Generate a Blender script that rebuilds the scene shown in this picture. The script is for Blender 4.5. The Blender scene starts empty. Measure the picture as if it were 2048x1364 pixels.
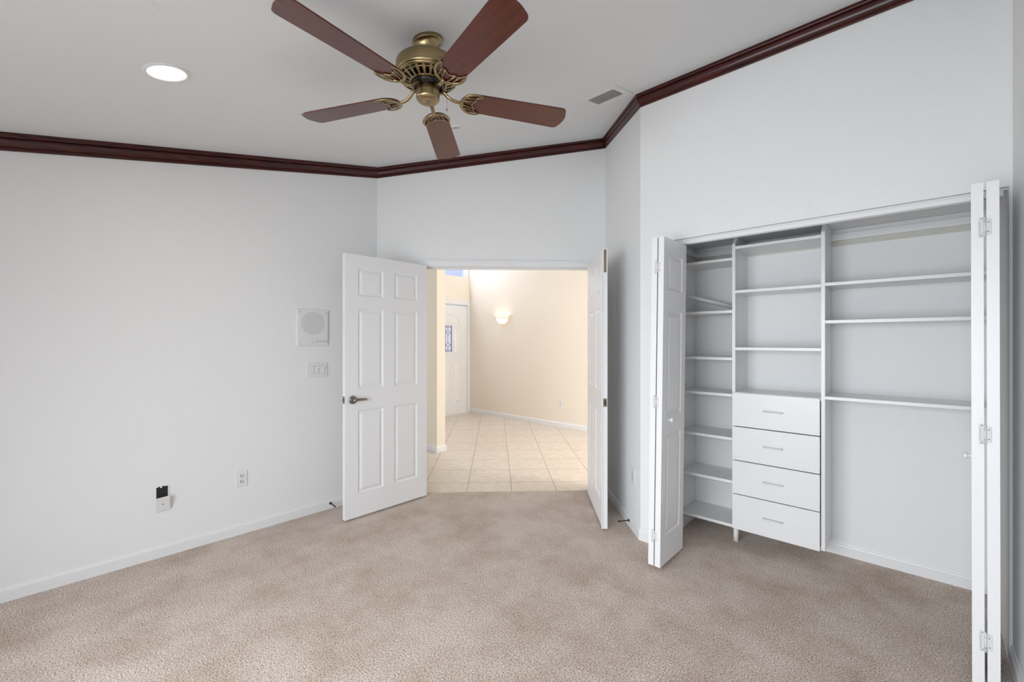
import bpy, math, random
from mathutils import Matrix, Vector
random.seed(4)
C = bpy.context.scene.collection
R = math.radians
PI = math.pi

# ---------------------------------------------------------------- camera
cam_d = bpy.data.cameras.new('camera'); cam = bpy.data.objects.new('camera', cam_d); C.objects.link(cam)
cam.location = (0, 0, 1.38); cam.rotation_euler = (R(90), 0, R(42.8))
cam_d.sensor_width = 36; cam_d.lens = 866 / 2048 * 36; cam_d.clip_start = 0.02
bpy.context.scene.camera = cam

# ---------------------------------------------------------------- world, daylight, exposure
S = bpy.context.scene
S.view_settings.view_transform = 'Standard'; S.view_settings.look = 'None'
S.view_settings.gamma = 1; S.view_settings.use_curve_mapping = False
S.view_settings.exposure = 0.0
W = bpy.data.worlds.new('sky'); S.world = W; W.use_nodes = True
bg = W.node_tree.nodes['Background']; bg.inputs[0].default_value = (0.72, 0.81, 1.0, 1); bg.inputs[1].default_value = 0.95

def area(name, loc, rot, sx, sy, watts, col, spread=180):
    d = bpy.data.lights.new(name, 'AREA'); d.shape = 'RECTANGLE'; d.size = sx; d.size_y = sy
    d.energy = watts; d.color = col; d.spread = R(spread)
    o = bpy.data.objects.new(name, d); C.objects.link(o); o.location = loc; o.rotation_euler = rot
    return o
# daylight through the wide window of the back wall (behind the camera) and through the foyer transom; hall and living lights are added fill
area('daylight_back_window', (-0.95, -1.72, 1.12), (R(67), 0, 0), 2.2, 1.9, 85, (0.945, 0.99, 1.0), 128)
area('daylight_foyer_transom', (-6.46, 4.62, 3.09), (0, R(-84), 0), 0.26, 0.8, 42, (0.88, 0.94, 1.0))
area('hall_fill_light', (0.35, 4.75, 1.9), (0, R(90), R(-8)), 1.6, 1.0, 102, (1.0, 0.985, 0.96))  # added fill in front of a solid wall, brightens the foyer
area('living_fill_light', (-4.9, 0.26, 1.5), (R(90), 0, 0), 1.8, 1.6, 24, (0.93, 0.97, 1.0))  # added fill out of view, lights the wall stub and hall tile

# ---------------------------------------------------------------- materials
def mat(name, col, rough=0.5, metal=0.0, spec=0.5, bump=None, var=None, coat=0.0):
    m = bpy.data.materials.new(name); m.use_nodes = True
    nt = m.node_tree; b = nt.nodes['Principled BSDF']
    b.inputs['Base Color'].default_value = (*col, 1); b.inputs['Roughness'].default_value = rough
    b.inputs['Metallic'].default_value = metal; b.inputs['Specular IOR Level'].default_value = spec
    b.inputs['Coat Weight'].default_value = coat
    tc = nt.nodes.new('ShaderNodeTexCoord')
    if var:
        n = nt.nodes.new('ShaderNodeTexNoise'); n.inputs['Scale'].default_value = var[0]; n.inputs['Detail'].default_value = 4
        nt.links.new(tc.outputs['Object'], n.inputs['Vector'])
        r = nt.nodes.new('ShaderNodeMix'); r.data_type = 'RGBA'
        r.inputs[6].default_value = (*col, 1); r.inputs[7].default_value = (*[c * var[1] for c in col], 1)
        nt.links.new(n.outputs['Fac'], r.inputs[0]); nt.links.new(r.outputs[2], b.inputs['Base Color'])
    if bump:
        n = nt.nodes.new('ShaderNodeTexNoise'); n.inputs['Scale'].default_value = bump[0]; n.inputs['Detail'].default_value = 3
        nt.links.new(tc.outputs['Object'], n.inputs['Vector'])
        bp = nt.nodes.new('ShaderNodeBump'); bp.inputs['Strength'].default_value = bump[1]; bp.inputs['Distance'].default_value = bump[2]
        nt.links.new(n.outputs['Fac'], bp.inputs['Height']); nt.links.new(bp.outputs['Normal'], b.inputs['Normal'])
    return m

M = {}
M['wall'] = mat('wall_paint_white', (0.83, 0.83, 0.828), 0.85, bump=(95, 0.5, 0.0025), spec=0.25)
M['ceiling'] = mat('ceiling_paint', (0.785, 0.795, 0.80), 0.9, bump=(70, 0.22, 0.0025), spec=0.2)
M['closet_wall'] = mat('closet_wall_paint', (0.84, 0.842, 0.842), 0.8, bump=(95, 0.3, 0.002), spec=0.25)
M['cream'] = mat('foyer_cream_paint', (0.86, 0.79, 0.685), 0.8, bump=(80, 0.3, 0.002), spec=0.25)
M['trim'] = mat('trim_paint_white', (0.83, 0.832, 0.838), 0.38, var=(3, 0.98))
M['door'] = mat('door_paint_white', (0.83, 0.832, 0.838), 0.36, bump=(40, 0.06, 0.001))
M['melamine'] = mat('white_melamine', (0.83, 0.832, 0.835), 0.3, var=(2, 0.985))
M['hinge'] = mat('painted_hinge', (0.76, 0.76, 0.75), 0.4, var=(60, 0.9))
M['plastic'] = mat('white_plastic', (0.80, 0.80, 0.80), 0.35, var=(10, 0.97))
M['slot'] = mat('dark_slot', (0.03, 0.03, 0.03), 0.7, var=(20, 0.8))
M['grey'] = mat('grey_print', (0.38, 0.38, 0.38), 0.5, var=(30, 0.85))
M['pale'] = mat('pale_grey', (0.56, 0.56, 0.56), 0.5, var=(30, 0.92))
M['gap'] = mat('seam_shadow_grey', (0.22, 0.22, 0.21), 0.8, var=(20, 0.8))
M['nickel'] = mat('satin_nickel', (0.30, 0.28, 0.255), 0.28, metal=1.0, var=(25, 0.8))
M['bronze'] = mat('aged_bronze', (0.42, 0.34, 0.22), 0.4, metal=0.9, var=(60, 0.5))
M['black'] = mat('black_rubber', (0.02, 0.018, 0.018), 0.45, var=(20, 0.7))
M['boxblack'] = mat('black_box_plastic', (0.012, 0.012, 0.013), 0.7, var=(20, 0.7))
M['frame'] = mat('window_frame_white', (0.85, 0.86, 0.88), 0.4, var=(4, 0.97))
M['blackmetal'] = mat('black_enamel', (0.015, 0.014, 0.014), 0.25, var=(20, 0.6))

def brass():
    m = mat('antique_brass', (0.42, 0.32, 0.18), 0.25, metal=1.0)
    nt = m.node_tree; b = nt.nodes['Principled BSDF']
    tc = nt.nodes.new('ShaderNodeTexCoord'); mp = nt.nodes.new('ShaderNodeMapping'); mp.inputs['Scale'].default_value = (8, 8, 260)
    n = nt.nodes.new('ShaderNodeTexNoise'); n.inputs['Scale'].default_value = 3
    nt.links.new(tc.outputs['Object'], mp.inputs[0]); nt.links.new(mp.outputs[0], n.inputs['Vector'])
    cr = nt.nodes.new('ShaderNodeValToRGB'); cr.color_ramp.elements[0].color = (0.25, 0.185, 0.10, 1); cr.color_ramp.elements[1].color = (0.42, 0.33, 0.18, 1)
    nt.links.new(n.outputs['Fac'], cr.inputs[0]); nt.links.new(cr.outputs[0], b.inputs['Base Color'])
    b.inputs['Anisotropic'].default_value = 0.85
    tg = nt.nodes.new('ShaderNodeTangent'); tg.direction_type = 'RADIAL'; tg.axis = 'Z'; nt.links.new(tg.outputs[0], b.inputs['Tangent'])
    return m
M['brass'] = brass()

def wood(name, c1, c2, c3, stretch, rough, coat):
    m = mat(name, c1, rough, coat=coat)
    nt = m.node_tree; b = nt.nodes['Principled BSDF']
    tc = nt.nodes.new('ShaderNodeTexCoord'); mp = nt.nodes.new('ShaderNodeMapping'); mp.inputs['Scale'].default_value = stretch
    n = nt.nodes.new('ShaderNodeTexNoise'); n.inputs['Scale'].default_value = 4; n.inputs['Detail'].default_value = 6; n.inputs['Distortion'].default_value = 0.6
    nt.links.new(tc.outputs['Object'], mp.inputs[0]); nt.links.new(mp.outputs[0], n.inputs['Vector'])
    cr = nt.nodes.new('ShaderNodeValToRGB'); e = cr.color_ramp.elements
    b.inputs['Specular IOR Level'].default_value = 0.35; e[0].position = 0.3; e[0].color = (*c1, 1); e[1].position = 0.72; e[1].color = (*c3, 1)
    q = e.new(0.5); q.color = (*c2, 1)
    nt.links.new(n.outputs['Fac'], cr.inputs[0]); nt.links.new(cr.outputs[0], b.inputs['Base Color'])
    b.inputs['Coat Roughness'].default_value = 0.12
    return m
M['blade'] = wood('mahogany_blade', (0.055, 0.010, 0.006), (0.085, 0.015, 0.008), (0.115, 0.022, 0.011), (1.2, 16, 16), 0.3, 0.45)
M['crown'] = wood('cherry_crown', (0.020, 0.003, 0.003), (0.048, 0.006, 0.005), (0.10, 0.012, 0.009), (1.4, 1.4, 30), 0.3, 0.25)
M['gold'] = mat('edge_brass', (0.66, 0.50, 0.27), 0.25, metal=1.0, var=(60, 0.7))

def carpet():
    m = mat('beige_cut_pile_carpet', (0.45, 0.36, 0.31), 0.95, spec=0.1)
    nt = m.node_tree; b = nt.nodes['Principled BSDF']; L = nt.links
    tc = nt.nodes.new('ShaderNodeTexCoord')
    def noise(s, d=2, rgh=0.5):
        n = nt.nodes.new('ShaderNodeTexNoise'); n.inputs['Scale'].default_value = s; n.inputs['Detail'].default_value = d; n.inputs['Roughness'].default_value = rgh
        L.new(tc.outputs['Object'], n.inputs['Vector']); return n
    fine = noise(150, 4, 0.75)
    cr = nt.nodes.new('ShaderNodeValToRGB'); e = cr.color_ramp.elements
    e[0].position = 0.37; e[0].color = (0.20, 0.14, 0.105, 1); e[1].position = 0.60; e[1].color = (0.90, 0.80, 0.725, 1)
    q = e.new(0.48); q.color = (0.60, 0.49, 0.42, 1)
    L.new(fine.outputs['Fac'], cr.inputs[0])
    big = noise(2.6, 9, 0.72)
    c2 = nt.nodes.new('ShaderNodeValToRGB'); e = c2.color_ramp.elements
    e[0].position = 0.34; e[0].color = (0.66, 0.58, 0.50, 1); e[1].position = 0.58; e[1].color = (1, 1, 1, 1)
    L.new(big.outputs['Fac'], c2.inputs[0])
    mx = nt.nodes.new('ShaderNodeMix'); mx.data_type = 'RGBA'; mx.blend_type = 'MULTIPLY'; mx.inputs[0].default_value = 0.75
    L.new(cr.outputs[0], mx.inputs[6]); L.new(c2.outputs[0], mx.inputs[7]); L.new(mx.outputs[2], b.inputs['Base Color'])
    bp = nt.nodes.new('ShaderNodeBump'); bp.inputs['Strength'].default_value = 0.7; bp.inputs['Distance'].default_value = 0.005
    L.new(fine.outputs['Fac'], bp.inputs['Height']); L.new(bp.outputs['Normal'], b.inputs['Normal'])
    b.inputs['Sheen Weight'].default_value = 0.15
    return m
M['carpet'] = carpet()

def tile():
    m = mat('cream_floor_tile', (0.70, 0.60, 0.50), 0.32)
    nt = m.node_tree; b = nt.nodes['Principled BSDF']; L = nt.links
    tc = nt.nodes.new('ShaderNodeTexCoord')
    vr = nt.nodes.new('ShaderNodeVectorRotate'); vr.rotation_type = 'Z_AXIS'; vr.inputs['Angle'].default_value = R(-45)
    L.new(tc.outputs['Object'], vr.inputs['Vector'])
    mp = nt.nodes.new('ShaderNodeMapping'); mp.inputs['Location'].default_value = (-0.152 + 20 * 0.414, -4.245 + 20 * 0.416, 0)
    L.new(vr.outputs[0], mp.inputs[0])
    br = nt.nodes.new('ShaderNodeTexBrick'); br.offset = 0; br.squash = 1
    br.inputs['Scale'].default_value = 1; br.inputs['Brick Width'].default_value = 0.414; br.inputs['Row Height'].default_value = 0.416
    br.inputs['Mortar Size'].default_value = 0.0036; br.inputs['Mortar Smooth'].default_value = 0.1
    br.inputs['Color1'].default_value = (0.77, 0.69, 0.60, 1); br.inputs['Color2'].default_value = (0.745, 0.66, 0.57, 1)
    br.inputs['Mortar'].default_value = (0.33, 0.29, 0.25, 1)
    L.new(mp.outputs[0], br.inputs['Vector'])
    n = nt.nodes.new('ShaderNodeTexNoise'); n.inputs['Scale'].default_value = 14; n.inputs['Detail'].default_value = 6
    L.new(tc.outputs['Object'], n.inputs['Vector'])
    cr = nt.nodes.new('ShaderNodeValToRGB'); cr.color_ramp.elements[0].color = (0.90, 0.88, 0.86, 1); cr.color_ramp.elements[1].color = (1, 1, 1, 1)
    cr.color_ramp.elements[0].position = 0.35; cr.color_ramp.elements[1].position = 0.6
    L.new(n.outputs['Fac'], cr.inputs[0])
    mx = nt.nodes.new('ShaderNodeMix'); mx.data_type = 'RGBA'; mx.blend_type = 'MULTIPLY'; mx.inputs[0].default_value = 1
    L.new(br.outputs['Color'], mx.inputs[6]); L.new(cr.outputs[0], mx.inputs[7]); L.new(mx.outputs[2], b.inputs['Base Color'])
    return m
M['tile'] = tile()

def emis(name, col, strength, base=(0.8, 0.8, 0.8)):
    m = mat(name, base, 0.4, var=(5, 0.98)); b = m.node_tree.nodes['Principled BSDF']
    b.inputs['Emission Color'].default_value = (*col, 1); b.inputs['Emission Strength'].default_value = strength
    return m
M['lamp'] = emis('lit_downlight_lens', (1.0, 0.97, 0.90), 6.0)
M['sconce'] = emis('lit_frosted_glass', (1.0, 0.90, 0.70), 1.1, (0.85, 0.83, 0.78))
M['rim'] = emis('lit_frosted_rim', (1.0, 0.85, 0.6), 0.55, (0.85, 0.80, 0.70))

def pane(name, tint, trans):
    m = bpy.data.materials.new(name); m.use_nodes = True; nt = m.node_tree; nt.nodes.clear()
    o = nt.nodes.new('ShaderNodeOutputMaterial'); t = nt.nodes.new('ShaderNodeBsdfTransparent'); t.inputs[0].default_value = (*tint, 1)
    l = nt.nodes.new('ShaderNodeBsdfTranslucent'); l.inputs[0].default_value = (*tint, 1)
    n = nt.nodes.new('ShaderNodeTexNoise'); n.inputs['Scale'].default_value = 45
    tc = nt.nodes.new('ShaderNodeTexCoord'); nt.links.new(tc.outputs['Object'], n.inputs['Vector'])
    bp = nt.nodes.new('ShaderNodeBump'); bp.inputs['Strength'].default_value = 0.9; bp.inputs['Distance'].default_value = 0.02
    nt.links.new(n.outputs['Fac'], bp.inputs['Height']); nt.links.new(bp.outputs[0], l.inputs['Normal'])
    g = nt.nodes.new('ShaderNodeBsdfGlossy'); g.inputs['Roughness'].default_value = 0.1
    nt.links.new(bp.outputs[0], g.inputs['Normal'])
    m1 = nt.nodes.new('ShaderNodeMixShader'); m1.inputs[0].default_value = 1 - trans
    nt.links.new(t.outputs[0], m1.inputs[1]); nt.links.new(l.outputs[0], m1.inputs[2])
    m2 = nt.nodes.new('ShaderNodeMixShader'); m2.inputs[0].default_value = 0.05
    nt.links.new(m1.outputs[0], m2.inputs[1]); nt.links.new(g.outputs[0], m2.inputs[2])
    nt.links.new(m2.outputs[0], o.inputs[0])
    return m
M['glass'] = pane('pebbled_glass', (0.92, 0.93, 1.0), 0.85)
M['clear'] = pane('clear_glass', (0.97, 0.98, 1.0), 0.97)

# ---------------------------------------------------------------- mesh helpers
class MB:
    def __init__(s): s.v = []; s.f = []; s.sm = []
    def add(s, vs, fs, smooth=False, mt=None):
        n = len(s.v)
        for v in vs:
            v = Vector(v)
            s.v.append(tuple(mt @ v) if mt else tuple(v))
        for f in fs: s.f.append([i + n for i in f]); s.sm.append(smooth)
        return s
    def box(s, x0, x1, y0, y1, z0, z1, mt=None):
        return s.add([(x0, y0, z0), (x1, y0, z0), (x1, y1, z0), (x0, y1, z0), (x0, y0, z1), (x1, y0, z1), (x1, y1, z1), (x0, y1, z1)],
                     [(0, 3, 2, 1), (4, 5, 6, 7), (0, 1, 5, 4), (1, 2, 6, 5), (2, 3, 7, 6), (3, 0, 4, 7)], mt=mt)
    def prism(s, poly, z0, z1, mt=None, smooth=False):
        n = len(poly)
        a = sum(poly[i][0] * poly[(i + 1) % n][1] - poly[(i + 1) % n][0] * poly[i][1] for i in range(n))
        if a < 0: poly = poly[::-1]
        f0 = (lambda p: z0(p)) if callable(z0) else (lambda p: z0)
        f1 = (lambda p: z1(p)) if callable(z1) else (lambda p: z1)
        vs = [(p[0], p[1], f0(p)) for p in poly] + [(p[0], p[1], f1(p)) for p in poly]
        s.add(vs, [tuple(range(n - 1, -1, -1)), tuple(range(n, 2 * n))], mt=mt)
        k = len(s.v) - 2 * n
        for i in range(n):
            j = (i + 1) % n
            s.f.append([k + i, k + j, k + n + j, k + n + i]); s.sm.append(smooth)
        return s
    def lathe(s, prof, n=48, mt=None, sx=1, sy=1, a0=0, a1=2 * PI, smooth=True):
        full = abs(a1 - a0 - 2 * PI) < 1e-6; m = n if full else n + 1
        vs = []; fs = []
        for i in range(m):
            a = a0 + (a1 - a0) * i / n
            for r, z in prof: vs.append((r * math.cos(a) * sx, r * math.sin(a) * sy, z))
        P = len(prof)
        for i in range(n):
            j = (i + 1) % m
            for k in range(P - 1):
                fs.append((i * P + k, j * P + k, j * P + k + 1, i * P + k + 1))
        return s.add(vs, fs, smooth, mt)
    def tube(s, pts, rad, n=10, mt=None, cap=True, flat=1.0):
        pts = [Vector(p) for p in pts]; rs = rad if isinstance(rad, (list, tuple)) else [rad] * len(pts)
        vs = []; up = Vector((0, 0, 1))
        for i, p in enumerate(pts):
            t = (pts[min(i + 1, len(pts) - 1)] - pts[max(i - 1, 0)]).normalized()
            u = up if abs(t.dot(up)) < 0.95 else Vector((1, 0, 0))
            a = t.cross(u).normalized(); b = t.cross(a).normalized()
            for k in range(n):
                c = 2 * PI * k / n
                vs.append(p + a * math.cos(c) * rs[i] + b * math.sin(c) * rs[i] * flat)
        fs = []
        for i in range(len(pts) - 1):
            for k in range(n):
                l = (k + 1) % n
                fs.append((i * n + k, i * n + l, (i + 1) * n + l, (i + 1) * n + k))
        s.add(vs, fs, True, mt)
        if cap:
            b0 = len(s.v) - len(vs)
            s.f.append([b0 + k for k in range(n)][::-1]); s.sm.append(False)
            b1 = len(s.v) - n
            s.f.append([b1 + k for k in range(n)]); s.sm.append(False)
        return s
    def build(s, name, m, parent=None, bevel=0, kind=None, loc=None, rot=None):
        me = bpy.data.meshes.new(name); me.from_pydata(s.v, [], s.f); me.update()
        me.polygons.foreach_set('use_smooth', s.sm); me.materials.append(m)
        o = bpy.data.objects.new(name, me); C.objects.link(o)
        if parent: o.parent = parent
        if loc: o.location = loc
        if rot: o.rotation_euler = rot
        if bevel:
            b = o.modifiers.new('bevel', 'BEVEL'); b.width = bevel; b.segments = 2; b.limit_method = 'ANGLE'; b.angle_limit = R(50)
        if kind: o['kind'] = kind
        return o

def tag(o, label=None, cat=None, group=None, kind=None):
    if label: o['label'] = label
    if cat: o['category'] = cat
    if group: o['group'] = group
    if kind: o['kind'] = kind
    return o
def empty(name, loc, rz=0, **k):
    o = bpy.data.objects.new(name, None); C.objects.link(o); o.location = loc; o.rotation_euler = (0, 0, rz); o.empty_display_size = 0.1
    tag(o, **k); return o
def B(): return MB()
def T(x, y, z, rz=0): return Matrix.Translation((x, y, z)) @ Matrix.Rotation(rz, 4, 'Z')

# ---------------------------------------------------------------- room geometry (metres, camera over the origin)
XL, YC, XR, YB = -3.53, 2.815, 0.313, -1.5          # left wall, closet wall, right wall, back wall
KS, KD = 1.425, 5.56                                # side wall x+y, double door wall y-x
CC = (KS - YC, YC)                                  # corner closet wall / side wall
CR = ((KS - KD) / 2, (KS + KD) / 2)                 # corner side wall / door wall
CL = (XL, XL + KD)                                  # corner left wall / door wall
SQ = math.sqrt(0.5)
def zc(p): return 3.091 + 0.2083 * (p[1] - YC)      # sloped ceiling
def dw(u, w): return (CL[0] + (u - w) * SQ, CL[1] + (u + w) * SQ)   # along / behind the door wall
TOP = 3.5
WT = 0.125
U0, U1 = 0.415, 1.935                               # door opening
UE = (CR[0] - CL[0]) / SQ
ZH = 2.05
YK = 3.50                                           # closet back
OX0, OX1, ZO = -1.175, 0.303, 2.045                 # closet opening
ZCC = 2.10                                          # closet ceiling

st = dict(kind='structure')
# floors
dk = 5.606
B().prism([(XL, YB), (XR, YB), (XR, YC), (0.306, YC), (0.306, YK), (-1.262, YK), (-1.262, YC + 0.02), (CC[0] - .01, CC[1] + .03), (CR[0] - 0.01, dk + CR[0] - 0.01), (XL - 0.08, XL - 0.08 + dk), (XL - 0.08, YB)], -0.06, 0.0).build('floor', M['carpet'], kind='structure')
B().prism([(XL - .12, XL - .12 + dk), (CR[0] + .05, CR[0] + .05 + dk), (0.5, 3.62), (0.5, 5.7), (-6.5, 5.7), (-6.5, 0.4), (XL - 0.12, 0.4)], -0.06, -0.004).build('floor_hall', M['tile'], kind='structure')
# sloped ceiling
cp = [(XL, YB), (XR, YB), (XR, YC), CC, CR, CL]
B().prism(cp, zc, lambda p: zc(p) + 0.08).build('ceiling', M['ceiling'], kind='structure')
B().box(-6.6, 0.62, YB - .12, 5.8, TOP, TOP + 0.1).build('ceiling_hall', M['ceiling'], kind='structure')
B().box(-1.262, 0.306, YC + 0.11, YK, ZCC, ZCC + 0.05).build('ceiling_closet', M['closet_wall'], kind='structure')
# walls
B().box(XL - 0.12, XL, YB - .12, CL[1] , 0, TOP).build('wall_left', M['wall'], kind='structure')
mb = B()
for u0, u1, z0, z1 in ((0.0, U0 - 0.018, 0, TOP), (U1 + 0.018, UE, 0, TOP), (U0 - 0.018, U1 + 0.018, ZH + 0.018, TOP)):
    if u0 == 0.0: poly = [dw(0, 0), dw(u1, 0), dw(u1, WT), dw(-WT, WT)]
    elif u1 == UE: poly = [dw(u0, 0), dw(UE, 0), dw(UE + WT, WT), dw(u0, WT)]
    else: poly = [dw(u0, 0), dw(u1, 0), dw(u1, WT), dw(u0, WT)]
    mb.prism(poly, z0, z1)
mb.build('wall_far', M['wall'], kind='structure')
B().prism([CR, CC, (CC[0] + .1, CC[1] + .11), (-1.262, YC + .11), (-1.262, YK + .12), (-1.9, YK + .12), dw(UE + WT, WT)], 0, TOP).build('wall_side', M['wall'], kind='structure')
mb = B()
mb.prism([CC, (OX0, YC), (OX0, YC + .11), (CC[0] + .1, YC + .11)], 0, TOP)
mb.box(OX0, OX1, YC, YC + .11, ZO, TOP)
mb.box(OX1, 0.54, YC, YC + .11, 0, TOP)
mb.build('wall_closet', M['wall'], kind='structure')
B().box(-1.262, 0.54, YK, YK + 0.12, 0, TOP).build('wall_closet_back', M['closet_wall'], kind='structure')
B().box(0.306, 0.54, YC + .11, YK, 0, TOP).build('wall_closet_right', M['closet_wall'], kind='structure')
B().box(XR, XR + .12, YB - .12, YC, 0, TOP).build('wall_right', M['wall'], kind='structure')
# back wall with the daylight windows behind the camera
mb = B(); wins = ((-2.15, 0.15, 0.06, 2.06),)
xs = [XL, -2.15, 0.15, XR]
for i in range(3):
    w = [q for q in wins if abs(q[0] - xs[i]) < 1e-6]
    if w: mb.box(xs[i], xs[i + 1], YB - .12, YB, 0, w[0][2]); mb.box(xs[i], xs[i + 1], YB - .12, YB, w[0][3], TOP)
    else: mb.box(xs[i], xs[i + 1], YB - .12, YB, 0, TOP)
mb.build('wall_back', M['wall'], kind='structure')
for i, (a, b, c, d) in enumerate(wins):
    f = B(); f.box(a, a + .05, YB - .09, YB - .03, c, d).box(b - .05, b, YB - .09, YB - .03, c, d).box(a + .05, b - .05, YB - .09, YB - .03, c, c + .05).box(a + .05, b - .05, YB - .09, YB - .03, d - .05, d)
    if b - a > 1: f.box((a + b) / 2 - .03, (a + b) / 2 + .03, YB - .09, YB - .03, c + .05, d - .05)
    w = f.build('window_1', M['frame'], kind='structure')
    B().box(a + .05, b - .05, YB - .062, YB - .058, c + .05, d - .05).build('pane', M['clear'], w)

# foyer walls beyond the double doors
YW, XF = 5.63, -6.345
B().box(XF - .2, 0.62, YW, YW + .12, 0, TOP).build('wall_foyer', M['cream'], kind='structure')
mb = B(); D0, D1, DT = 4.63, 5.582, 2.085
T0, T1, TZ0, TZ1 = 4.2, 5.612, 2.605, 3.25
XO = XF - .15
mb.box(XO, XF, 3.43, D0, 0, TZ0).box(XO, XF, D1, YW, 0, TZ0).box(XO, XF, D0, D1, DT, TZ0)
mb.box(XO, XF, 0.4, 3.43, 0, TOP)
mb.box(XO, XF, 3.43, T0, TZ0, TOP).box(XO, XF, T1, YW, TZ0, TOP).box(XO, XF, T0, T1, TZ1, TOP)
mb.build('wall_front', M['cream'], kind='structure')
XE = -4.325
B().box(XF, XE, 3.302, 3.432, 0, TOP).build('wall_stub', M['cream'], kind='structure')
B().box(XF, -5.85, 0.28, 0.4, 0, TOP).box(-3.95, XL - .12, 0.28, 0.4, 0, TOP).box(-5.85, -3.95, 0.28, 0.4, 0, .7).box(-5.85, -3.95, 0.28, 0.4, 2.35, TOP).build('wall_hall_end', M['cream'], kind='structure')  # unseen wall; its opening is added for the living side fill
B().box(0.5, 0.62, YK + .12, YW, 0, TOP).build('wall_hall_right', M['cream'], kind='structure')
# cream hall side facings of the bedroom walls
B().box(XL - .125, XL - .1201, 0.4, CL[1] - .02, 0, TOP).build('wall_hall_left', M['cream'], kind='structure')
B().box(-1.9, 0.5, YK + .1201, YK + .125, 0, TOP).build('wall_hall_near', M['cream'], kind='structure')

# ---------------------------------------------------------------- baseboards, crown, casings
def run(name, m, a, b, na, prof, zf, kind='structure', ma=0.0, mbb=0.0):
    """sweep prof (out, up) from a to b; na = unit normal into the room; ma/mbb = tangent shift per unit of out at each end"""
    d = Vector((b[0] - a[0], b[1] - a[1])).normalized(); mb = B(); n = len(prof); vs = []
    for P, k in ((a, ma), (b, -mbb)):
        for o, h in prof:
            q = (P[0] + na[0] * o + d.x * o * k, P[1] + na[1] * o + d.y * o * k)
            vs.append((q[0], q[1], zf(P) + h))
    fs = [(i, (i + 1) % n, n + (i + 1) % n, n + i) for i in range(n)] + [tuple(range(n))[::-1], tuple(range(n, 2 * n))]
    mb.add(vs, fs)
    me_o = mb.build(name, m, kind=kind)
    import bmesh
    bm = bmesh.new(); bm.from_mesh(me_o.data); bmesh.ops.recalc_face_normals(bm, faces=bm.faces); bm.to_mesh(me_o.data); bm.free()
    return me_o
BBP = [(-.0, 0), (.013, 0), (.013, .062), (.011, .068), (.006, .074), (.0045, .083), (0, .084)]
Z0 = lambda p: -0.003
T45 = math.tan(R(22.5))
nL, nD, nS, nC, nR = (1, 0), (SQ, -SQ), (-SQ, -SQ), (0, -1), (-1, 0)
run('baseboard_left', M['trim'], (XL, YB), CL, nL, BBP, Z0, mbb=T45)
run('baseboard_far', M['trim'], CL, dw(U0 - .062, 0), nD, BBP, Z0, ma=T45)
run('baseboard_side', M['trim'], CR, CC, nS, BBP, Z0, ma=1, mbb=-T45)
run('baseboard_closet', M['trim'], CC, (OX0, YC), nC, BBP, Z0, ma=-T45)
run('baseboard_right', M['trim'], (XR, YC), (XR, YB), nR, BBP, Z0)
run('baseboard_closet_back', M['trim'], (-1.262, YK), (0.306, YK), nC, BBP, Z0)
run('baseboard_closet_left', M['trim'], (-1.262, YC + .11), (-1.262, YK - .014), (1, 0), BBP, Z0)
run('baseboard_foyer', M['trim'], (XF, YW), (0.5, YW), nC, BBP, Z0)
run('baseboard_front', M['trim'], (XF, 3.446), (XF, D0 - .09), (1, 0), BBP, Z0)
run('baseboard_stub_left', M['trim'], (XF, 3.302), (XE, 3.302), (0, -1), BBP, Z0, mbb=-1)
run('baseboard_stub_end', M['trim'], (XE, 3.302), (XE, 3.432), (1, 0), BBP, Z0, ma=-1, mbb=-1)
CRP = [(0, 0), (.006, 0), (.009, .004), (.009, .010), (.006, .013), (.0065, .016), (.014, .020), (.021, .027), (.026, .036), (.0285, .046), (.0285, .053), (.026, .059), (.022, .062), (.030, .064), (.034, .070), (.034, .076), (.040, .080), (.041, .094), (0, .094)]
ZCR = lambda p: zc(p) - .088
run('trim_1', M['crown'], (XL, YB), CL, nL, CRP, ZCR, mbb=T45)
run('trim_2', M['crown'], CL, CR, nD, CRP, ZCR, ma=T45, mbb=1)
run('trim_3', M['crown'], CR, CC, nS, CRP, ZCR, ma=1, mbb=-T45)
run('trim_4', M['crown'], CC, (XR, YC), nC, CRP, ZCR, ma=-T45, mbb=1)
run('trim_5', M['crown'], (XR, YC), (XR, YB), nR, CRP, ZCR, ma=1, mbb=1)
run('trim_6', M['crown'], (XR, YB), (XL, YB), (0, 1), CRP, ZCR, ma=1, mbb=1)
# double door: jamb lining, stops and casing
J = T(CL[0], CL[1], 0, R(45))
mb = B()
mb.box(U0 - .018, U0, -.002, WT + .002, 0, ZH, J).box(U1, U1 + .018, -.002, WT + .002, 0, ZH, J).box(U0 - .018, U1 + .018, -.002, WT + .002, ZH, ZH + .018, J)
mb.box(U0, U0 + .012, .045, .08, 0, ZH, J).box(U1 - .012, U1, .045, .08, 0, ZH, J).box(U0, U1, .045, .08, ZH - .012, ZH, J)
mb.build('trim_7', M['trim'], bevel=.001, kind='structure')
mb = B(); cw = .058
for a, b, c, d in ((U0 - cw, U0 - .004, 0, ZH + cw), (U1 + .004, U1 + cw, 0, ZH + cw), (U0 - .004, U1 + .004, ZH + .004, ZH + cw)):
    mb.box(a, b, -.013, 0, c, d, J)
mb.box(U0 - cw, U1 + cw, -.020, -.013, ZH + cw - .016, ZH + cw, J).box(U0 - cw, U0 - cw + .016, -.020, -.013, 0, ZH + cw - .016, J).box(U1 + cw - .016, U1 + cw, -.020, -.013, 0, ZH + cw - .016, J)
mb.build('trim_8', M['trim'], bevel=.002, kind='structure')
# carpet seam strip
B().prism([dw(U0, .033), dw(U1, .033), dw(U1, .038), dw(U0, .038)], -.004, .001).build('trim_9', M['carpet'], kind='structure')
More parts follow.
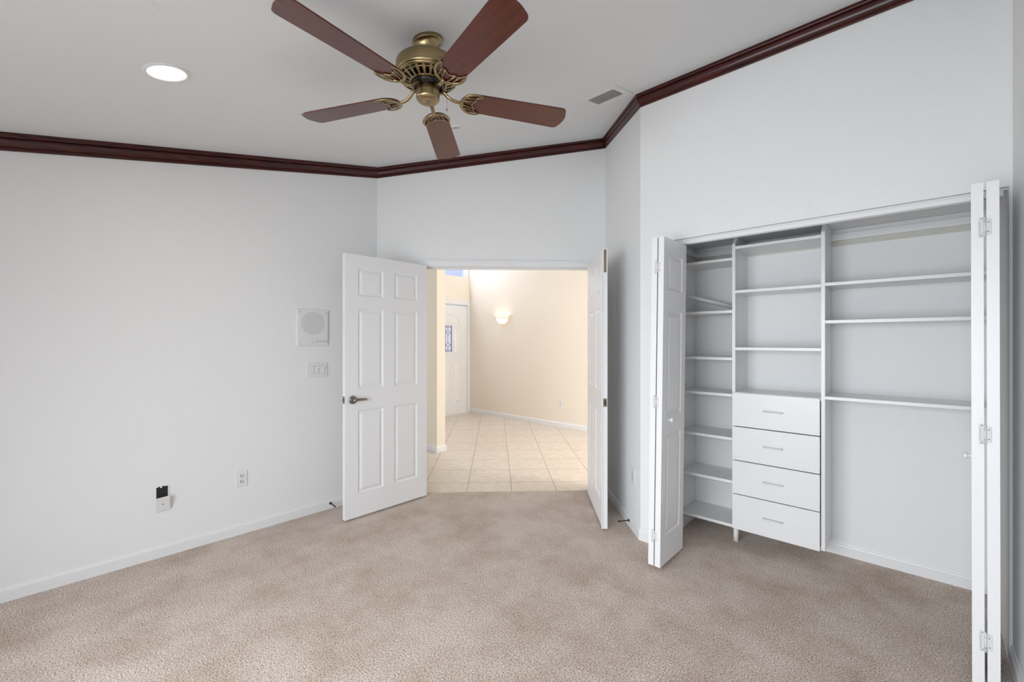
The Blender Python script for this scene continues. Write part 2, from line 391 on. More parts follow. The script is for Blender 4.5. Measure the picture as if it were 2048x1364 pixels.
# closet opening lining and track
mb = B()
mb.box(OX0, OX0 + .008, YC + .002, YC + .108, 0, ZO).box(OX0, OX1, YC + .03, YC + .108, ZO - .006, ZO)
mb.build('trim_10', M['trim'], kind='structure')
tr = B(); tr.box(OX0 + .01, OX1 - .012, YC + .036, YC + .040, ZO - .03, ZO - .006).box(OX0 + .01, OX1 - .012, YC + .066, YC + .070, ZO - .03, ZO - .006).box(OX0 + .01, OX1 - .012, YC + .04, YC + .066, ZO - .01, ZO - .006)
tag(tr.build('bifold_track', M['trim'], bevel=.001), 'white metal track under the head of the closet opening', 'track')
B().box(-1.26, .305, YK - .018, YK, 2.03, 2.072).build('trim_11', M['melamine'], bevel=.002, kind='structure')
M['tan'] = mat('tan_strip', (0.60, 0.59, 0.53), 0.6, var=(6, 0.95))  # darker tan band below the closet cleat
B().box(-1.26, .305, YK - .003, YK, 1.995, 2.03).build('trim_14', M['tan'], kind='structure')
B().box(-1.262, -1.244, YC + .12, YK - .02, 2.03, 2.072).build('trim_12', M['melamine'], bevel=.002, kind='structure')

# ---------------------------------------------------------------- panel doors
RINGS = ((0, 0), (.002, .003), (.010, .0085), (.014, .009), (.034, .0012), (.036, .001))
def leaf(w, h, t, panels, rings=RINGS, mt=None):
    mb = B()
    xs = sorted({0, w} | {p[0] for p in panels} | {p[1] for p in panels}); zs = sorted({0, h} | {p[2] for p in panels} | {p[3] for p in panels})
    def inside(x, z): return any(p[0] < x < p[1] and p[2] < z < p[3] for p in panels)
    for s in (-1, 1):
        Y = s * t / 2
        for i in range(len(xs) - 1):
            for k in range(len(zs) - 1):
                if inside((xs[i] + xs[i + 1]) / 2, (zs[k] + zs[k + 1]) / 2): continue
                q = [(xs[i], Y, zs[k]), (xs[i + 1], Y, zs[k]), (xs[i + 1], Y, zs[k + 1]), (xs[i], Y, zs[k + 1])]
                mb.add(q if s < 0 else q[::-1], [(0, 1, 2, 3)], mt=mt)
        for x0, x1, z0, z1 in panels:
            rr = [[(x0 + o, s * (t / 2 - d), z0 + o), (x1 - o, s * (t / 2 - d), z0 + o), (x1 - o, s * (t / 2 - d), z1 - o), (x0 + o, s * (t / 2 - d), z1 - o)] for o, d in rings]
            vs = [v for r in rr for v in r]; fs = []
            for k in range(len(rr) - 1):
                for i in range(4):
                    j = (i + 1) % 4; f = (4 * k + i, 4 * k + j, 4 * k + 4 + j, 4 * k + 4 + i); fs.append(f if s < 0 else f[::-1])
            f = tuple(4 * (len(rr) - 1) + i for i in range(4)); fs.append(f if s < 0 else f[::-1])
            mb.add(vs, fs, mt=mt)
    a, b = -t / 2, t / 2
    mb.add([(0, a, 0), (w, a, 0), (w, b, 0), (0, b, 0), (0, a, h), (w, a, h), (w, b, h), (0, b, h)], [(0, 3, 2, 1), (4, 5, 6, 7), (1, 2, 6, 5), (3, 0, 4, 7)], mt=mt)
    return mb
P6 = [(x0, x1, z0, z1) for (x0, x1) in ((.102, .326), (.428, .646)) for (z0, z1) in ((.182, .825), (.991, 1.61), (1.713, 1.931))]
DH = 2.03
def lever(root, x, side, dirx):
    """lever set on a leaf: side = sign of local y, dirx = way the lever points"""
    y = side * .0175
    Mx = Matrix.Translation((x, y, .91)) @ Matrix.Rotation(R(-90) * side, 4, 'X')
    h = B().lathe([(0, .012), (.024, .012), (.030, .009), (.032, .004), (.0325, 0)], 32, Mx)
    h.lathe([(0, .046), (.0115, .044), (.0125, .038), (.0125, .012)], 20, Mx)
    hd = h.build('door_handle', M['nickel'], root); tag(hd, 'satin nickel rose and lever')
    yy = y + side * .038
    B().tube([(x + dirx * a, yy + side * b, .91 + c) for a, b, c in ((-.008, 0, 0), (.012, 0, .001), (.04, -.001, .002), (.07, -.003, .001), (.098, -.006, -.001), (.106, -.008, -.002))],
             [.008, .0095, .009, .0082, .0075, .005], 12, flat=1.15).build('lever', M['nickel'], hd)
def hinge_leafs(root, zs, t, m, q=-1):
    for z in zs:
        B().tube([(-.004, q * (t / 2 + .004), z - .045), (-.004, q * (t / 2 + .004), z + .045)], .0055, 10).box(0, .0012, -t / 2 + .003, t / 2 - .003, z - .045, z + .045).build('hinge', m, root)

# left leaf: parallel to the left wall; visible face is local -y mapped to +x
d1 = empty('door_1', (-3.172, 2.297, .018), R(-90), label='white six panel door leaf with lever handle, swung open beside the left wall', cat='door', kind='structure')
leaf(.752, DH, .035, P6).build('door_panel', M['door'], d1)
lever(d1, .752 - .062, 1, -1)
lever(d1, .752 - .062, -1, -1)
B().box(.7515, .7532, -.0125, .0125, .885, .94).build('latch_plate', M['nickel'], d1)
mb = B().tube([(.7532, .0, .912), (.763, .0, .912)], .0085, 12); mb.build('latch_bolt', M['nickel'], d1)
hinge_leafs(d1, (.25, 1.02, 1.80), .035, M['bronze'])
# right leaf
ang = math.atan2(-.752, .659)
d2 = empty('door_2', (-2.128, 3.322, .018), ang, label='white six panel door leaf seen nearly edge on, open toward the side wall', cat='door', kind='structure')
leaf(.744, DH, .034, P6).build('door_panel', M['door'], d2)
ast = B().box(.730, .750, -.0255, -.0175, .0, DH - .01); ast.build('astragal', M['door'], d2, bevel=.002)
B().box(.7435, .7455, -.013, .013, .885, .945).build('strike_plate', M['bronze'], d2)
B().box(.7455, .7462, -.006, .006, .898, .932).build('strike_opening', M['slot'], d2)
fb = B().box(.7435, .7453, -.0095, .0095, DH - .17, DH - .005).build('flush_bolt', M['bronze'], d2, bevel=.004)
B().box(.7453, .7462, -.0035, .0035, DH - .13, DH - .04).build('slide_lever', M['gold'], fb)
hinge_leafs(d2, (.25, 1.02, 1.80), .034, M['bronze'], 1)

# front door of the foyer
d3 = empty('door_3', (XF - .03, 5.568, .01), R(-90), label='white front door with a leaded glass light, beyond the foyer', cat='door', kind='structure')
PF = [(.30 - .17, .30, .20, .95), (.30 - .17, .30, 1.14, 1.62), (.39, .52, .20, .95), (.60, .78, .20, .95), (.60, .78, 1.14, 1.62)]
leaf(.905, 2.04, .045, PF).build('door_panel', M['door'], d3)
# arched top moulding and glass light on the room side (local +y faces the foyer)
mb = B()
arc = [(.455 + .27 * math.cos(a), .0235, 1.70 + .17 * math.sin(a)) for a in [PI * i / 16 for i in range(17)]]
mb.tube(arc + [arc[0]], .005, 6)
mb.build('moulding', M['door'], d3)
gx0, gx1, gz0, gz1 = .375, .545, 1.17, 1.655
fr = B(); y0, y1 = .0225, .032
fr.box(gx0 - .022, gx0, y0, y1, gz0 - .022, gz1 + .022).box(gx1, gx1 + .022, y0, y1, gz0 - .022, gz1 + .022).box(gx0, gx1, y0, y1, gz0 - .022, gz0).box(gx0, gx1, y0, y1, gz1, gz1 + .022)
fro = fr.build('glass_frame', M['frame'], d3, bevel=.002)
M['blueglass'] = emis('emissive_blue_glass', (0.62, 0.68, 0.92), 0.42, (0.5, 0.53, 0.65))  # daylight behind the pane is put into the material as emission
B().box(gx0, gx1, y0, y0 + .004, gz0, gz1).build('pane', M['blueglass'], d3)
lc = B(); yy = y0 + .006; cx = (gx0 + gx1) / 2 + .008; r = .0042
def seg(a, b): lc.tube([(a[0], yy, a[1]), (b[0], yy, b[1])], r, 6)
for x in (gx0 + .022, gx1 - .022, gx1 - .004, gx0 + .004): seg((x, gz0), (x, gz1))
for z in (gz0 + .03, gz1 - .03, gz0 + .004, gz1 - .004): seg((gx0, z), (gx1, z))
for zc_ in (1.295, 1.53):
    seg((cx, zc_ + .05), (cx + .042, zc_)); seg((cx + .042, zc_), (cx, zc_ - .05)); seg((cx, zc_ - .05), (cx - .042, zc_)); seg((cx - .042, zc_), (cx, zc_ + .05))
    seg((cx + .042, zc_), (gx1, zc_)); seg((cx - .042, zc_), (gx0, zc_))
seg((cx, gz0), (cx, 1.245)); seg((cx, 1.345), (cx, 1.48)); seg((cx, 1.58), (cx, gz1))
M['lead'] = mat('lead_came', (0.06, 0.06, 0.10), 0.4, metal=0.6, var=(30, 0.8))
lc.build('lead_came', M['lead'], d3)
mb = B(); mb.box(XF - .15, XF + .0, D0, D0 + .02, 0, DT).box(XF - .15, XF, D1 - .012, D1, 0, DT).box(XF - .15, XF, D0 + .02, D1 - .012, DT - .018, DT)
mb.box(XF, XF + .016, D0 - .065, D0 + .01, 0, DT + .06).box(XF, XF + .016, D1 - .008, YW - .001, 0, DT + .06).box(XF, XF + .016, D0 + .01, D1 - .008, DT - .012, DT + .06)
mb.box(XF - .15, XF + .01, D0 + .02, D1 - .012, -.004, .012)
mb.build('trim_13', M['trim'], bevel=.002, kind='structure')
f = B(); a, b, c, d = T0, T1, TZ0, TZ1
f.box(XO + .02, XF - .005, a, a + .05, c, d).box(XO + .02, XF - .005, b - .075, b, c, d).box(XO + .02, XF - .08, a + .05, b - .075, c, c + .012).box(XO + .02, XF - .02, a + .05, b - .075, d - .05, d)
w3 = f.build('window_2', M['frame'], kind='structure')
B().box(XF - .09, XF - .084, a + .05, b - .075, c + .012, d - .05).build('pane', M['glass'], w3)

# ---------------------------------------------------------------- bifold closet doors
P3 = [(.062, .268, .17, .785), (.062, .268, .90, 1.535), (.062, .268, 1.665, 1.885)]
def bifold_hinge(root, x, z, s):
    h = B().box(-.002 + x, x + .016, -.0016, .0, z - .030, z + .030)
    h.box(x - .018, x - .002, -.0016, .0, z - .040, z + .040)
    h.tube([(x - .001, -.004, z - .038), (x - .001, -.004, z + .038)], .0036, 8)
    o = h.build('hinge', M['hinge'], root)
    sc = B()
    for zz in (-.018, .018): sc.box(x + .007, x + .011, -.0022, -.0015, z + zz - .002, z + zz + .002)
    for zz in (-.034, .034): sc.box(x - .012, x - .008, -.0022, -.0015, z + zz - .002, z + zz + .002)
    sc.box(x - .0145, x - .0138, -.0022, -.0014, z - .027, z + .026).box(x - .0145, x - .004, -.0022, -.0014, z - .0275, z - .0268)
    sc.box(x - .0045, x + .003, -.008, -.0014, z + .0195, z + .0205).box(x - .0045, x + .003, -.008, -.0014, z - .0205, z - .0195)
    tag(sc.build('screws', M['gap'], o), kind='stuff')
def knob(root, mt):
    B().lathe([(0, .028), (.010, .027), (.0155, .022), (.0155, .018), (.010, .013), (.0065, .009), (.0065, .003), (.011, 0)], 20, mt).build('knob', M['door'], root)
BH = 1.977
def bifold(name, x_near, lab, knob_side, lean, spread, turn=0):
    """two folded leaves standing out from the opening; local x across (leaves beside each other), y depth"""
    root = empty(name, (x_near, 2.497, .025), 0, label=lab, cat='closet door', kind='structure')
    root.rotation_euler = (0, lean, 0)
    w = .345
    for k, (x0, a) in enumerate(((.0, spread), (.0415 if knob_side < 0 else .041, turn))):
        mt = Matrix.Translation((x0 + .017, .0013 if a > 0 else 0, 0)) @ Matrix.Rotation(R(90) - a, 4, 'Z')
        leaf(w, BH, .034, [(p[0], min(p[1] + .015, w - .06), p[2], p[3]) for p in P3], mt=mt).build('door_panel', M['door'], root)
    for z in (.18, .99, 1.80): bifold_hinge(root, .0375, z, 1)
    pv = B().tube([(.017 + .34 * math.sin(spread), .338, BH), (.017 + .34 * math.sin(spread), .338, BH + .03)], .005, 8); pv.build('pivot_pin', M['nickel'], root)
    return root
b1 = bifold('door_4', -1.183, 'left pair of folded white bifold closet doors with a round knob', 1, R(.75), R(-.5))
knob(b1, Matrix.Translation((.0415 + .034, .10, .875)) @ Matrix.Rotation(R(90), 4, 'Y'))
b2 = bifold('door_5', .172, 'right pair of folded white bifold closet doors, seen edge on at the right', -1, R(-.1), R(4.4), R(4.8))
knob(b2, Matrix.Translation((.0115, .15, .872)) @ Matrix.Rotation(R(-90), 4, 'Y'))

# ---------------------------------------------------------------- closet organiser
org = empty('closet_organizer', (-0.65, 3.35, 0), 0, label='white built-in closet shelving unit with four drawers inside the open closet', cat='closet organizer')
om = Matrix.Translation((.65, -3.35, 0))
YT = 3.20; PX = ((-.909, -.889), (-.409, -.389)); ZB, ZT = .11, 2.098
for x0, x1 in PX:
    o = B().prism([(YT, ZB), (YK - .0005, ZB), (YK - .0005, ZT), (YT + .055, ZT), (YT, ZT - .055)], x0, x1, om @ Matrix(((0, 0, 1, 0), (1, 0, 0, 0), (0, 1, 0, 0), (0, 0, 0, 1)))).build('side_panel', M['melamine'], org, bevel=.001)
    # shelf pin holes
    hl = B()
    for yy in (YT + .035, YK - .05):
        for k in range(22):
            z = 1.08 + k * .043
            for xx, s in ((x1, 1), (x0, -1)):
                hl.box(xx - .0003 if s > 0 else xx - .0004, xx + .0004 if s > 0 else xx + .0003, yy - .002, yy + .002, z - .002, z + .002, om)
    tag(hl.build('shelf_pin_holes', M['gap'], o), kind='stuff')
def shelf(x0, x1, ztop, y0=YT, th=.019):
    return B().box(x0, x1, y0, YK - .0005, ztop - th, ztop, om).build('shelf', M['melamine'], org, bevel=.0012)
pins = []
for z in (1.952, 1.592, 1.267, 1.017, .718, .424, .124): shelf(-1.2615, -.909, z)
for z in (2.026, 1.725, 1.337, 1.034): shelf(-.889, -.409, z); pins.append(z)
for z in (1.731, 1.505, 1.046): shelf(-.389, .3055, z)
pn = B()
for z in pins[:3]:
    for y in (YT + .035, YK - .05):
        for x in (-.886, -.412): pn.box(x - .003, x + .003, y - .003, y + .003, z - .026, z - .019, om)
for z in (1.731, 1.505):
    for y in (YT + .035, YK - .05): pn.box(-.389, -.383, y - .003, y + .003, z - .026, z - .019, om)
tag(pn.build('shelf_pins', M['pale'], org), kind='stuff')
B().box(-.889, -.409, YT + .02, YK - .001, ZB, ZB + .016, om).build('bottom_panel', M['melamine'], org)
B().tube([(-.898 , 3.25, -.002), (-.898, 3.25, .111)], .0165, 20, om).build('leg', M['plastic'], org)
dz = [(1.031, .8055), (.8005, .5755), (.5705, .3475), (.3425, .108)]
for zt, zb in dz:
    d = B().box(-.903, -.4125, YT - .020, YT - .002, zb, zt, om).box(-.885, -.413, YT - .002, YT + .26, zb + .03, zt - .02, om).build('drawer', M['melamine'], org, bevel=.0025)
    zz = (zt + zb) / 2 + .004; yy = YT - .020
    B().tube([(-.713, yy, zz), (-.712, yy - .016, zz), (-.705, yy - .024, zz), (-.66, yy - .027, zz), (-.615, yy - .024, zz), (-.608, yy - .016, zz), (-.607, yy, zz)], [.0045, .0045, .0042, .004, .0042, .0045, .0045], 10, om).build('handle', M['plastic'], d)
# loose hanging rod slanting across the upper left bay
rod = B().tube([(-1.2615, 3.268, 1.722), (-1.10, 3.352, 1.672), (-.9095, 3.46, 1.613)], .0135, 16).build('closet_rod', M['trim'])
tag(rod, 'white closet rod slanting across the upper left bay of the closet', 'closet rod')

# ---------------------------------------------------------------- ceiling fan
FX, FY = -1.622, 1.188
cf = zc((FX, FY))
fan = empty('ceiling_fan', (FX, FY, cf), 0, label='antique brass ceiling fan with five mahogany blades under the sloped ceiling', cat='ceiling fan')
def fz(z): return z - cf
def P(*l): return [(r, fz(z)) for r, z in l]
tilt = Matrix(((1, 0, 0, 0), (0, 1, 0, 0), (0, .2083, 1, 0), (0, 0, 0, 1)))
B().lathe([(.0, .004), (.066, .004), (.069, .000), (.069, -.014), (.067, -.017), (.063, -.018), (.055, -.032), (.047, -.048), (.043, -.066)], 48, tilt).lathe(P((.043, cf - .060), (.030, cf - .075), (.024, cf - .08), (.024, 2.63)), 48).build('canopy', M['brass'], fan)
B().lathe(P((.0, 2.643), (.05, 2.643), (.12, 2.641), (.134, 2.638), (.1375, 2.635), (.138, 2.632), (.1415, 2.631), (.143, 2.627), (.143, 2.596), (.1395, 2.590), (.140, 2.584), (.134, 2.577), (.128, 2.573)), 72).build('motor_housing', M['brass'], fan)
# slotted bowl
gr = B()
def bowl(r): # r .066 -> .130
    t = (r - .074) / .058; return fz(2.547 + .028 * t ** 1.5 if t > 0 else 2.547)
gr.lathe([(.134, fz(2.577)), (.128, bowl(.128)), (.124, bowl(.124) - .001)], 72)
gr.lathe([(.1165, bowl(.1165)), (.1145, bowl(.115) - .001), (.1125, bowl(.1125))], 72)
gr.lathe([(.084, bowl(.084)), (.080, bowl(.080) - .001), (.074, bowl(.074)), (.073, fz(2.555))], 72)
NR = 24
for k in range(NR):
    a = 2 * PI * k / NR; mt = Matrix.Rotation(a, 4, 'Z'); hw = .0042
    rr = [.081, .087, .095, .104, .1135]; ww = [.0074, .0052, .0044, .0050, .0085]
    vs = []; fs = []
    for r_, w_ in zip(rr, ww): vs += [(r_, -w_, bowl(r_) - .0006), (r_, w_, bowl(r_) - .0006)]
    for i in range(len(rr) - 1): fs.append((2 * i, 2 * i + 2, 2 * i + 3, 2 * i + 1))
    gr.add(vs, fs, mt=mt)
    vs = []; fs = []
    for r_, w_ in ((.1155, .0085), (.120, .0050), (.1245, .0055)): vs += [(r_, -w_, bowl(r_) - .0006), (r_, w_, bowl(r_) - .0006)]
    for i in range(2): fs.append((2 * i, 2 * i + 2, 2 * i + 3, 2 * i + 1))
    gr.add(vs, fs, mt=mt)
go = gr.build('vent_grille', M['brass'], fan)
sol = go.modifiers.new('solid', 'SOLIDIFY'); sol.thickness = .003; sol.offset = 0
B().lathe(P((.128, 2.582), (.10, 2.573), (.07, 2.568)), 48).build('motor_core', M['blackmetal'], fan)
B().lathe(P((.0, 2.562), (.071, 2.560), (.071, 2.541), (.064, 2.536), (.036, 2.532), (.034, 2.520), (.0, 2.520)), 48).build('flywheel', M['blackmetal'], fan)
B().lathe(P((.0, 2.542), (.040, 2.541), (.0495, 2.536), (.0525, 2.528), (.0525, 2.490), (.051, 2.480), (.044, 2.472), (.030, 2.469), (.006, 2.468), (.006, 2.470), (.0, 2.470)), 64).build('switch_housing', M['brass'], fan)
pc = B().tube([(.046, .052, fz(2.525)), (.058, .062, fz(2.518)), (.058, .062, fz(2.44))], .0012, 6)
pc.lathe([(0, fz(2.442)), (.003, fz(2.44)), (.003, fz(2.43)), (0, fz(2.428))], 10, Matrix.Translation((.058, .062, 0)))
pc.build('pull_chain', M['nickel'], fan)
def blade_outline():
    pts = []
    # root (rounded), local x = radius
    for i in range(13):
        a = PI / 2 + PI * i / 12
        pts.append((.214 + .062 * math.cos(a), .060 * math.sin(a)))
    # tip with rounded corners and shallow arc
    R_, hw, rc = .678, .0715, .026
    for i in range(6):
        a = -PI / 2 + (PI / 2) * i / 5 * .86; pts.append((R_ - .012 - rc + rc * math.cos(a), -hw + rc + rc * math.sin(a)))
    for i in range(1, 6):
        t = -1 + 2 * i / 6; pts.append((R_ - .012 * t * t, t * (hw - rc)))
    for i in range(6):
        a = -PI / 2 * (-1) * 0 + R(12.6) + (PI / 2 - R(12.6)) * i / 5; pts.append((R_ - .012 - rc + rc * math.cos(a), hw - rc + rc * math.sin(a)))
    return pts
bo = blade_outline()
def make_blade():
    b = B().prism(bo, -.003, .003).build('blade', M['blade'], fan, bevel=.0008)
    g = B(); zb = -.0075
    # crescent: from horn tip round the root to the other horn tip
    def arcp(a): return (.268 + .066 * math.cos(a), .0645 * math.sin(a), zb)
    n = 24; cres = [arcp(R(62) + (R(298) - R(62)) * i / n) for i in range(n + 1)]
    rad = [.0022 + .0062 * math.sin(PI * i / n) ** .6 if 0 < i < n else .0018 for i in range(n + 1)]
    g.tube(cres, rad, 10, flat=.6)
    # scalloped inner edge between the horns
    tips = [cres[0], (.262, .026, zb), (.262, -.026, zb), cres[-1]]
    tips = [(.296, .0555, zb), (.268, .024, zb), (.268, -.024, zb), (.296, -.0555, zb)]
    sc = []
    for i in range(3):
        a_, b_ = tips[i], tips[i + 1]
        for k in range(9):
            t = k / 8; sag = .016 * 4 * t * (1 - t)
            sc.append((a_[0] + (b_[0] - a_[0]) * t - sag, a_[1] + (b_[1] - a_[1]) * t, zb))
    g.tube(sc, .0032, 8, flat=.8)
    for s in (1, -1): g.tube([(.207, s * .010, zb), (.228, s * .018, zb), (.266, s * .024, zb)], [.0038, .0032, .003], 8)
    for s in (1, -1): g.tube([(.215, s * .033, zb), (.235, s * .036, zb), (.262, s * .040, zb)], [.003, .0028, .0025], 8)
    # arm back to the flywheel
    g.tube([(.212, 0, zb), (.185, 0, zb - .001), (.155, 0, zb + .001), (.125, 0, zb + .008), (.098, 0, zb + .020), (.078, 0, zb + .033), (.056, 0, zb + .042)], [.0085, .0085, .009, .0095, .0095, .010, .011], 12, flat=.75)
    g.v[:] = [(v[0] - .048 * min(1, max(0, (v[0] - .07) / .12)), v[1], v[2]) for v in g.v]
    g.build('blade_iron', M['brass'], b)
    for x, y in ((.235, 0), (.248, .036), (.248, -.036)): pass
    return b
ph = 1.063; proto = make_blade()
for i in range(5):
    if i == 0: bl = proto
    else:
        bl = proto.copy(); C.objects.link(bl); bl.parent = fan
        for ch in proto.children:
            c = ch.copy(); C.objects.link(c); c.parent = bl
    bl.location = (0, 0, fz(2.499)); bl.rotation_mode = 'XYZ'
    bl.rotation_euler = (Matrix.Rotation(ph + i * 2 * PI / 5, 4, 'Z') @ Matrix.Rotation(R(-9.5), 4, 'X')).to_euler()

# ---------------------------------------------------------------- things on the ceiling
sl = math.atan(.2083)
def on_ceiling(name, x, y, **k):
    o = empty(name, (x, y, zc((x, y))), 0, **k); o.rotation_euler = (sl, 0, 0); return o
o = on_ceiling('recessed_light', -2.453, .372, label='round lit recessed downlight in the ceiling on the left', cat='ceiling light')
B().lathe([(.070, -.001), (.072, -.005), (.080, -.006), (.087, -.003), (.088, .001)], 48).build('trim_ring', M['plastic'], o)
B().lathe([(0, -.0045), (.04, -.004), (.071, -.002), (.071, .001), (0, .001)], 48).build('lens', M['lamp'], o)
d = bpy.data.lights.new('recessed_light_glow', 'AREA'); d.shape = 'DISK'; d.size = .13; d.energy = 3.0; d.color = (1, .93, .82)
lo = bpy.data.objects.new('recessed_light_glow', d); C.objects.link(lo); lo.parent = o; lo.location = (0, 0, -.008)
o = on_ceiling('ceiling_sensor', -2.425, 2.02, label='small round white ceiling fitting half hidden behind a fan blade', cat='ceiling fitting')
B().lathe([(.030, -.004), (.034, -.009), (.042, -.008), (.050, -.003), (.0525, 0)], 40).build('cover_ring', M['plastic'], o)
B().lathe([(0, -.006), (.024, -.006), (.030, -.003), (.030, 0)], 32).build('centre_disc', M['pale'], o)
# air vent
v = on_ceiling('air_vent', -1.531, 2.61, label='square white ceiling air register with grey slats near the corner', cat='air vent')
f = B(); h = .129
ox0, ox1, oy0, oy1 = -.100, .088, -.082, .052
f.box(-h, h, -h, oy0, -.005, .0).box(-h, h, oy1, h, -.005, .0).box(-h, ox0, oy0, oy1, -.005, 0).box(ox1, h, oy0, oy1, -.005, 0)
f.build('frame', M['plastic'], v, bevel=.0015)
B().box(ox0, ox1, oy0, oy1, -.0014, .0).build('duct_opening', M['slot'], v)
for k in range(6):
    y = oy0 + .012 + k * .022
    s = B(); mt = Matrix.Translation((0, y, -.006)) @ Matrix.Rotation(R(-38), 4, 'X')
    s.box(ox0 + .001, ox1 - .001, -.0055, .0055, -.0007, .0007, mt)
    so = s.build('slat', M['gap'], v)
    B().box(ox0 + .001, ox1 - .001, y - .0052, y - .0036, -.0105, -.0088).build('slat_lip', M['plastic'], so)

# ---------------------------------------------------------------- wall fittings
def frame_at(name, origin, xdir, **k):
    """empty whose local x runs along the wall (xdir), local -y into the room"""
    return empty(name, origin, math.atan2(xdir[1], xdir[0]), **k)
# left wall: x runs along +y, local -y = +x (into the room)
ic = frame_at('intercom', (XL, 1.459, 1.487), (0, 1), label='square white intercom speaker panel on the left wall above the switches', cat='intercom')
w, hh = .124, .144
B().box(-w, w, -.012, 0, -hh, hh).build('housing', M['plastic'], ic, bevel=.004)
B().box(-w + .008, w - .008, -.0135, -.012, -.074, hh - .008).build('grille_plate', M['plastic'], ic, bevel=.0006)
g = B()
for i in range(23):
    z = .034 - .088 + i * .008
    half = math.sqrt(max(0, .092 ** 2 - (z - .034) ** 2))
    if half > .01: g.box(-half, half, -.0143, -.0134, z - .0016, z + .0016)
g.build('speaker_slots', M['pale'], ic)
B().box(-w + .010, w - .008, -.0145, -.012, -hh + .012, -.084).build('control_strip', M['plastic'], ic, bevel=.001)
g = B()
for i, x in enumerate((-.006, .022, .042, .062, .082, .098)):
    Mx = Matrix.Translation((x, -.0145, -.112 + (0 if i else -.006))) @ Matrix.Rotation(R(90), 4, 'X')
    g.lathe([(.0045, .0008), (.007, .0008)], 14, Mx)
    g.box(x - .006, x + .006, -.0151, -.0144, -.096 - .0015, -.096)
g.build('control_marks', M['grey'], ic)
g = B()
for x, z in ((-.104, .122), (.104, .118), (-.104, -.112), (.112, -.110)):
    B().lathe([(0, .0012), (.003, .001), (.004, 0)], 12, Matrix.Translation((x, -.0140, z)) @ Matrix.Rotation(R(90), 4, 'X')).build('screw', M['nickel'], ic)
sw = frame_at('light_switch', (XL, 1.495, 1.147), (0, 1), label='white three-gang wall switch plate below the intercom', cat='light switch')
B().box(-.0825, .0825, -.006, 0, -.057, .057).build('plate', M['plastic'], sw, bevel=.002)
for k, x in enumerate((-.046, 0, .046)):
    B().box(x - .0178, x + .0178, -.0064, -.006, -.0338, .0338).build('switch_surround', M['grey'], sw)
    mt = Matrix.Translation((x, -.007, 0)) @ Matrix.Rotation(R(3 if k != 1 else 0), 4, 'X')
    if k != 1: B().box(-.0165, .0165, -.0035, .001, -.0325, .0325, mt).build('rocker', M['plastic'], sw, bevel=.001)
    else: B().box(-.0165, .0165, -.0015, .001, -.0325, .0325, mt).box(-.004, .004, -.009, .001, -.012, .012, mt).build('toggle', M['plastic'], sw, bevel=.001)
def outlet(name, origin, xdir, lab):
    o = frame_at(name, origin, xdir, label=lab, cat='electrical outlet')
    B().box(-.035, .035, -.0055, 0, -.057, .057).build('plate', M['plastic'], o, bevel=.002)
    r = B(); s = B()
    for z in (-.021, .021):
        r.box(-.016, .016, -.0075, -.0055, z - .014, z + .014)
        s.box(-.0092, -.0050, -.0079, -.0074, z - .003, z + .009).box(.0050, .0092, -.0079, -.0074, z - .003, z + .007).box(-.003, .003, -.0079, -.0074, z - .012, z - .006)
    s.box(-.0015, .0015, -.0060, -.0054, -.0015, .0015)
    r.build('receptacle', M['plastic'], o, bevel=.003); s.build('socket_slots', M['slot'], o)
    return o
outlet('power_outlet', (XL, .960, .395), (0, 1), 'white duplex outlet low on the left wall, left of the open door')
outlet('power_outlet', (-1.503 + .005, KS + 1.503 - .005, .395), (SQ, -SQ), 'white duplex outlet low on the side wall behind the folded closet door')
outlet('power_outlet', (-4.15, YW, .385), (1, 0), 'white outlet low on the cream foyer wall')
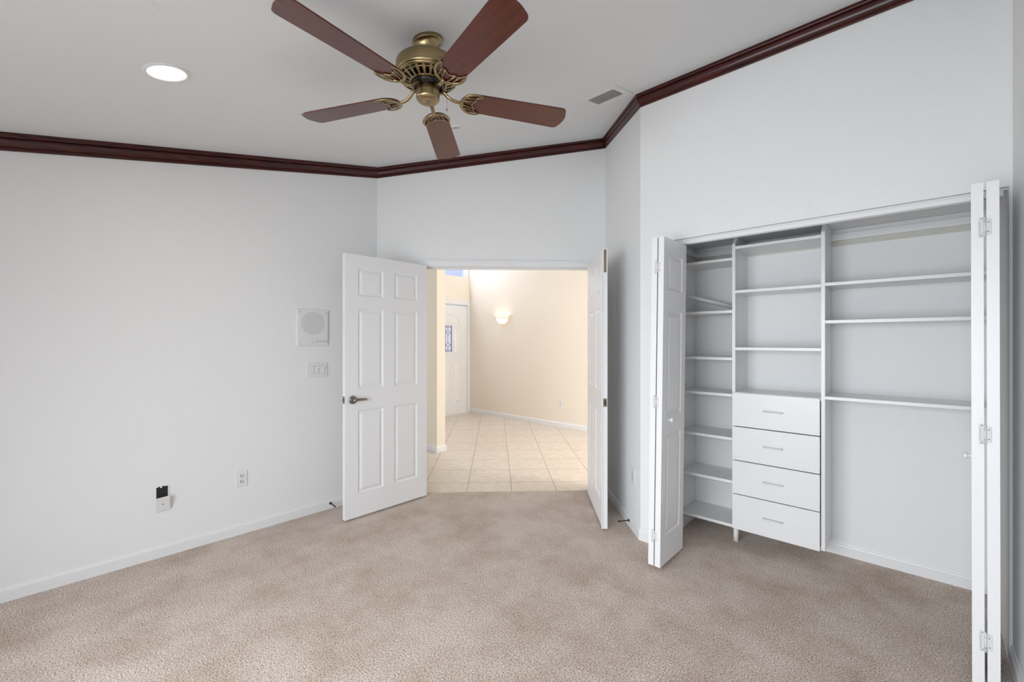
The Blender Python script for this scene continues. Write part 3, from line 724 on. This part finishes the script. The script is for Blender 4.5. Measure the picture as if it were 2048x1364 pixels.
# open junction box with its cover plate hanging loose
jb = frame_at('junction_box', (XL, .514, .398), (0, 1), label='open black wall box with its cover plate hanging loose, low on the left wall', cat='junction box')
B().box(-.034, .034, -.0012, 0, -.046, .052).build('box_opening', M['boxblack'], jb)
e = B().box(-.0345, -.031, -.003, 0, -.046, .054).box(.0275, .0345, -.003, 0, -.046, .054)
for x0, x1, z0 in ((-.034, -.020, .048), (-.012, -.002, .043), (.008, .030, .050)): e.box(x0, x1, -.0025, 0, z0, .056)
e.build('box_rim', M['plastic'], jb)
cv = B(); mt = Matrix.Translation((.004, -.004, -.105)) @ Matrix.Rotation(R(-4), 4, 'Y') @ Matrix.Rotation(R(17), 4, 'X')
cv.box(-.036, .036, -.005, 0, 0, .100, mt)
cvo = cv.build('cover_plate', M['plastic'], jb, bevel=.0015)
B().box(-.003, .003, -.0056, -.0049, .047, .053, mt).build('cover_hole', M['slot'], cvo)
# door stops
def doorstop(loc, d, lab):
    o = empty('door_stop', loc, math.atan2(d[1], d[0]), label=lab, cat='door stop')
    B().lathe([(0, .004), (.010, .004), (.011, 0)], 16, Matrix.Rotation(R(90), 4, 'Y')).build('base', M['black'], o)
    B().tube([(.0, 0, 0), (.02, 0, -.001), (.072, 0, -.006)], .0042, 10).build('stem', M['black'], o)
    B().tube([(.068, 0, -.0056), (.082, 0, -.007)], .006, 10).build('tip', M['black'], o)
doorstop((XL + .0125, 1.60, .045), (1, 0), 'black rigid door stop on the baseboard of the left wall')
doorstop((-1.537 - .012, KS + 1.537 - .012 + .003, .047), (-SQ, -SQ), 'black rigid door stop on the side wall baseboard behind the right door')
# wall sconce in the foyer
sc = empty('wall_sconce', (-5.445, YW, 1.70), 0, label='lit half bowl glass sconce on the cream foyer wall', cat='wall lamp')
mt = Matrix.Identity(4)
B().lathe([(.0, -.008), (.03, -.006), (.07, .004), (.105, .028), (.128, .062), (.136, .096)], 32, mt, 1, .72, PI, 2 * PI).build('glass_bowl', M['sconce'], sc)
B().lathe([(.134, .096), (.142, .100), (.150, .112), (.176, .140), (.20, .150)], 32, mt, 1, .62, PI, 2 * PI).build('flared_rim', M['rim'], sc)
B().lathe([(.134, .092), (.144, .094), (.146, .100), (.136, .102)], 32, mt, 1, .72, PI, 2 * PI).build('metal_band', M['gold'], sc)
B().box(-.06, .06, -.02, 0, .02, .10).build('back_plate', M['gold'], sc)
d = bpy.data.lights.new('sconce_bulb', 'POINT'); d.energy = 0.75; d.color = (1, .82, .56); d.shadow_soft_size = .03
lo = bpy.data.objects.new('sconce_bulb', d); C.objects.link(lo); lo.parent = sc; lo.location = (0, -.075, .085)
